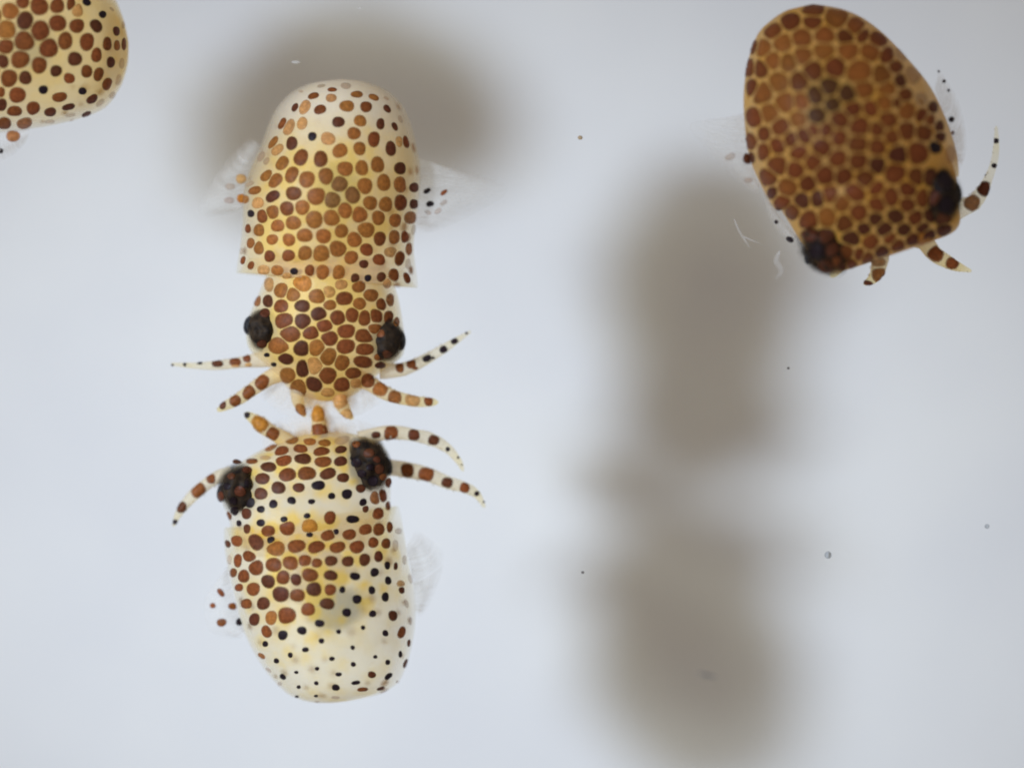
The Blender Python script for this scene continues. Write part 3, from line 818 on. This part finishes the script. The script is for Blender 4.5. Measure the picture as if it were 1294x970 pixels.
F = read_spots("""320 130 88 68 b;450 128 94 64 b;455 62 124 46 b;590 110 112 92 m;690 165 104 84 m;220 185 94 54 b -30;100 275 72 42 b -55;160 285 84 78 m;270 255 94 84 m;385 225 100 80 m;518 215 100 94 m;645 215 108 80 b;515 295 112 84 m
655 295 104 94 m;790 300 118 98 m;735 215 72 62 b;820 240 104 64 b 30;75 400 42 112 b;145 405 64 104 b;215 355 84 94 m;305 365 108 80 m;390 330 104 84 m;445 410 100 94 b;578 390 104 94 b;730 425 138 122 m;850 440 94 122 m;745 515 104 84 m
370 475 88 98 b;250 485 94 108 m;155 540 94 122 m;95 510 42 112 b;285 595 94 98 m;195 660 88 104 m;112 685 68 94 b;385 590 84 84 m;460 560 98 88 h;545 510 94 84 h;650 550 94 88 h;565 610 84 74 h;470 680 104 84 h;370 700 94 74 m
680 640 94 74 b;790 635 88 70 b;870 600 94 94 m;880 520 84 84 m;995 645 112 84 m;980 565 68 68 b;955 470 62 62 d;925 390 72 72 b;1080 590 52 72 f;1145 630 46 52 d;885 705 112 84 b;830 755 92 70 b;910 795 94 74 b;990 765 94 84 b
1095 775 68 84 b;1085 670 62 72 b;1130 700 42 72 b;1185 740 36 56 d;1190 800 42 52 d;1160 858 56 52 k;1252 900 40 70 f;260 745 98 84 b;320 815 84 78 b;165 785 52 92 b;165 880 52 102 b;85 830 62 76 b;80 920 46 56 d;240 850 74 90 b
370 890 88 78 b;400 790 104 84 b;610 700 112 84 b;600 800 88 78 b;500 860 98 88 b;720 740 112 94 b;715 840 104 84 b;825 855 94 74 b;595 930 94 78 b;715 940 98 84 b;945 905 88 88 d;1060 890 94 94 b;880 330 90 80 b;960 320 70 60 f;1030 440 70 70 f;940 600 60 60 b;450 760 80 70 b;530 760 90 70 b""", 930, 0, 4.618)
G = read_spots("""240 235 94 112 b;345 255 94 88 b;450 205 84 84 b;820 225 84 78 d;930 270 84 112 b;1050 300 74 84 b;195 295 84 104 b;300 360 104 112 m;415 335 84 78 b;520 280 94 88 b;630 285 84 84 b;755 305 104 84 b;820 365 74 74 b;695 385 98 94 b
900 415 94 104 b;1005 370 88 94 b;1000 455 94 84 b;620 450 94 74 m;830 450 94 74 b;480 420 68 88 d;545 400 68 94 b;383 430 74 94 d;275 435 74 84 b;330 490 62 84 b;215 380 42 72 d;710 505 98 84 b;530 530 94 94 m;640 560 88 84 b;430 550 84 104 b
815 540 78 64 d;935 525 98 78 d;1050 535 88 84 b;745 600 84 64 d;870 600 98 78 d;980 600 98 54 d;680 650 94 74 d;785 670 104 70 b -20;650 735 94 74 b;900 650 84 54 b;720 745 94 54 b -20;590 790 94 64 b
520 640 90 70 d;440 630 80 60 d;560 720 80 70 d;480 720 70 70 k;540 810 90 60 d;620 810 60 40 d;1130 300 60 80 d;1150 420 70 80 d;1210 330 70 90 k;1220 460 80 80 k;1130 520 80 60 d;1200 540 80 50 d;1090 590 90 46 d;1090 420 70 100 b
670 795 80 44 b -20;760 762 84 44 b -20;850 725 84 44 d -20;940 690 84 46 b -20;1030 655 84 46 d -20;1120 632 80 46 d -20;1210 600 76 46 d -20""", 930, 160, 4.618)
place_spots(F + G, T3, Z, gap=0.5, power=2.5, grow=1.6, tint=(0.94, 0.90, 0.86), seam=True)
G2 = read_spots("""830 790 84 48 l;835 860 80 88 m;770 912 68 26 d 10;1105 665 102 84 o;1165 740 92 78 b 30;1262 797 68 62 b 20;1003 770 45 20 d -50""", 930, 160, 4.618)
G3 = read_spots("""1018 250 84 84 m 20;1088 172 70 82 d 20;1143 42 26 26 k;990 612 22 22 k;1175 160 9 9 k;1095 95 10 10 k""", 1000, 200, 4.462)
G4 = read_spots("""993 467 16 16 k;975 418 10 9 k;897 884 14 14 k""", 880, 0, 2.622)
place_spots(G2 + G3 + G4, [Target(o) for o in arms3] + [T3[1]], Z, gap=0.6, power=3.0)
G5 = read_spots("""845 396 17 18 k;820 270 11 11 k;788 232 9 9 k;112 520 36 20 f -20;172 525 32 36 d;172 597 30 16 f;265 735 12 12 k;310 793 26 16 k 30;287 712 16 20 d;310 740 14 14 f;835 300 9 9 k;850 440 10 12 d""", 880, 0, 2.622)
place_spots(G5, [Target(o) for o in fins3] + [T3[0]], Z, gap=0.5)
underside(mantle3, rows, Z, 80, mantle3)

# ================================================================== squid cut off by the picture's corner
Z = 0.05
sq = thing("squid", "butter yellow squid with only its round spotted mantle tip in view, corner of picture", "squid", P(-40, 50, -0.8, Z), GROUP)
rows = hh([(162, 50, 162.5, 54), (158, 28, 161, 78), (153, 14, 157, 96), (145, -2, 150, 114), (126, -30, 132, 137), (97, -58, 98, 151), (57, -80, 55, 160), (12, -92, 15, 165), (-38, -95, -35, 169), (-85, -90, -80, 170, 0.74),
           (-78, -80, -74, 162, 0.72), (-60, -70, -58, 154, 0.72)])
mantle4 = loft("mantle", rows, M_SKIN[4], sq, Z, 0.7, cap_last=False)
head4 = loft("head", hh([(-60, -46, -56, 146, 0.62), (-92, -42, -84, 162, 0.7), (-124, -36, -110, 180, 0.7), (-154, -26, -140, 184, 0.66), (-182, 4, -172, 164, 0.6), (-202, 40, -196, 134, 0.55), (-210, 66, -206, 108, 0.5)], zc=-4), M_SKIN[4], sq, Z, 0.9)
make_eye(sq, -144, -24, 14, 28, 22, 40, 0, (-148, -42, 10, 12, 7, 0), Z)
make_eye(sq, -128, 176, 14, 28, 22, 40, 0, (-128, 194, 10, 12, 7, 0), Z)
for pts in ([(-186, 36, 0, 12), (-211, 18, 0, 9), (-238, 6, 0, 6), (-256, 2, 0, 3)], [(-194, 66, 0, 12), (-220, 62, 0, 9), (-246, 60, 0, 4)],
            [(-194, 98, 0, 12), (-220, 108, 0, 9), (-246, 116, 0, 4)], [(-184, 132, 0, 12), (-211, 154, 0, 9), (-238, 166, 0, 4)]):
    make_arm(sq, pts, Z, 1, 0.6)
fin4 = fin(sq, [(40, 160), (18, 164), (-6, 166), (-30, 167)], [(34, 178), (14, 196), (-14, 206), (-40, 182)], -4, -16, Z)
fin(sq, [(40, -84), (18, -90), (-6, -92), (-30, -93)], [(44, -104), (14, -130), (-14, -134), (-40, -108)], -4, -16, Z)
ellipsoid("ink_sac", 44, 60, 62, 36, 38, 24, 0, M_INK, sq, Z, core=0.4)
ellipsoid("viscera", -10, 52, 0, 56, 50, 38, 0, M_GUT, sq, Z)
H = read_spots("""65 70 98 98 m;138 20 78 64 b;240 40 104 98 b;350 38 80 84 b;435 30 46 94 b;470 60 60 96 l -20;530 15 50 40 k 40;628 90 44 40 k 45;685 58 36 15 f 45;152 128 98 104 d;40 185 104 124 m;245 190 108 118 b;350 145 98 94 b
470 160 84 78 b;588 160 62 80 d -30;712 192 38 54 d -15;755 155 20 52 f;148 252 114 110 b;35 285 84 98 b;398 252 84 98 b;532 258 78 102 b;656 270 50 76 b;716 280 35 60 m;758 272 26 82 b;298 295 108 104 b;590 338 58 84 b
15 375 68 88 d;123 365 102 98 b;240 400 88 88 b;458 362 78 80 d;678 382 44 68 d;745 390 30 70 f;343 435 64 66 d;531 438 60 76 b;603 455 52 84 b 10;55 480 92 98 b;155 477 70 78 d;424 480 60 60 b;655 515 50 74 b 20;725 490 30 76 f 10
265 550 56 46 k;505 558 48 40 k;5 565 44 64 b;106 582 98 84 b;365 595 86 54 b -5;565 607 70 46 d -35;688 585 46 36 f -50;613 630 62 30 f -45;12 640 54 74 d;88 680 88 58 b;203 662 78 72 b -20;308 686 70 50 d -5;420 655 78 36 d -15
530 700 66 28 d -25;430 705 72 22 f -10;305 745 66 24 f -5;25 755 84 66 b;150 755 94 60 m -20;-40 100 90 90 b;-60 260 90 90 b;-50 420 90 90 b;-50 560 80 80 b;-60 700 80 70 b""", 0, 0, 4.85)
place_spots(H, [Target(mantle4)], Z)
FS = read_spots("""80 835 82 60 m 5;6 925 24 30 k""", 0, 0, 4.85)
place_spots(FS, [Target(fin4)], Z, gap=0.5)
underside(mantle4, rows, Z, 40, mantle4)

# ================================================================== drifting bits
def bubble(px, py, z, r, label):
    o = ellipsoid("air_bubble", px, py, z, r, r, r, 0, M_BUB, None, 0.0, 24, 16, 0.0, False)
    tag(o, label, "bubble", "air bubbles drifting in the water")
bubble(1045, 700, 40, 4.6, "small round air bubble with dark rim, larger of the two bubbles")
bubble(1245, 664, 40, 3.0, "tiny pale air bubble near the picture's edge, smaller of the two bubbles")

def fleck(px, py, z, r, label, mat, stretch=1.0, ang=0):
    o = ellipsoid("debris_fleck", px, py, z, r * stretch, r, r * 0.7, ang, mat, None, 0.0, 10, 7, 0.6, False)
    tag(o, label, "debris", "loose flecks drifting in the water")
fleck(733, 175, 30, 2.6, "tan fleck drifting between the cream squid and the brown squid", M_FLECK, 1.2)
fleck(995, 465, 30, 2.0, "grey fleck drifting below the brown squid beside the long shadow", M_FLECK_DARK)
fleck(736, 722, 30, 1.7, "dark fleck drifting over the shadow's edge near the yellow squid", M_FLECK_DARK)
fleck(375, 80, 30, 2.0, "white fleck drifting just above the cream squid's dome", M_FLECK_WHITE, 3.0, 0)
fleck(898, 858, -150, 2.2, "long thin grey fleck drifting over the lower shadow", M_FLECK_DARK, 5.0, 15)
fleck(455, 12, 30, 1.8, "white fleck drifting at the top edge over the shadow", M_FLECK_WHITE, 1.5, 30)
fleck(2, 190, 30, 2.6, "black fleck at the picture's edge below the butter yellow squid", M_FLECK_DARK, 1.0)

def thread(pts, label):
    o, W, R = tube("mucus_thread", pts, M_FLECK_WHITE, None, 0.0, 8, 6)
    a = o.data.attributes.new("fibre", 'FLOAT', 'POINT')
    a.data.foreach_set("value", [0.5] * len(o.data.vertices))
    tag(o, label, "mucus thread", "pale mucus threads beside the brown squid")
thread([(926, 278, 60, 0.8), (932, 292, 60, 1.5), (940, 305, 60, 1.6), (947, 316, 60, 0.8)], "long curved white thread drifting left of the brown squid's head")
thread([(938, 300, 62, 0.8), (949, 305, 62, 1.3), (960, 309, 62, 0.7)], "short white thread crossing the long thread near the brown squid")
thread([(984, 318, 40, 1.5), (980, 330, 40, 4), (986, 342, 40, 3.5), (978, 354, 40, 1.5)], "pale lumpy mucus clump beside the brown squid's lower eye")
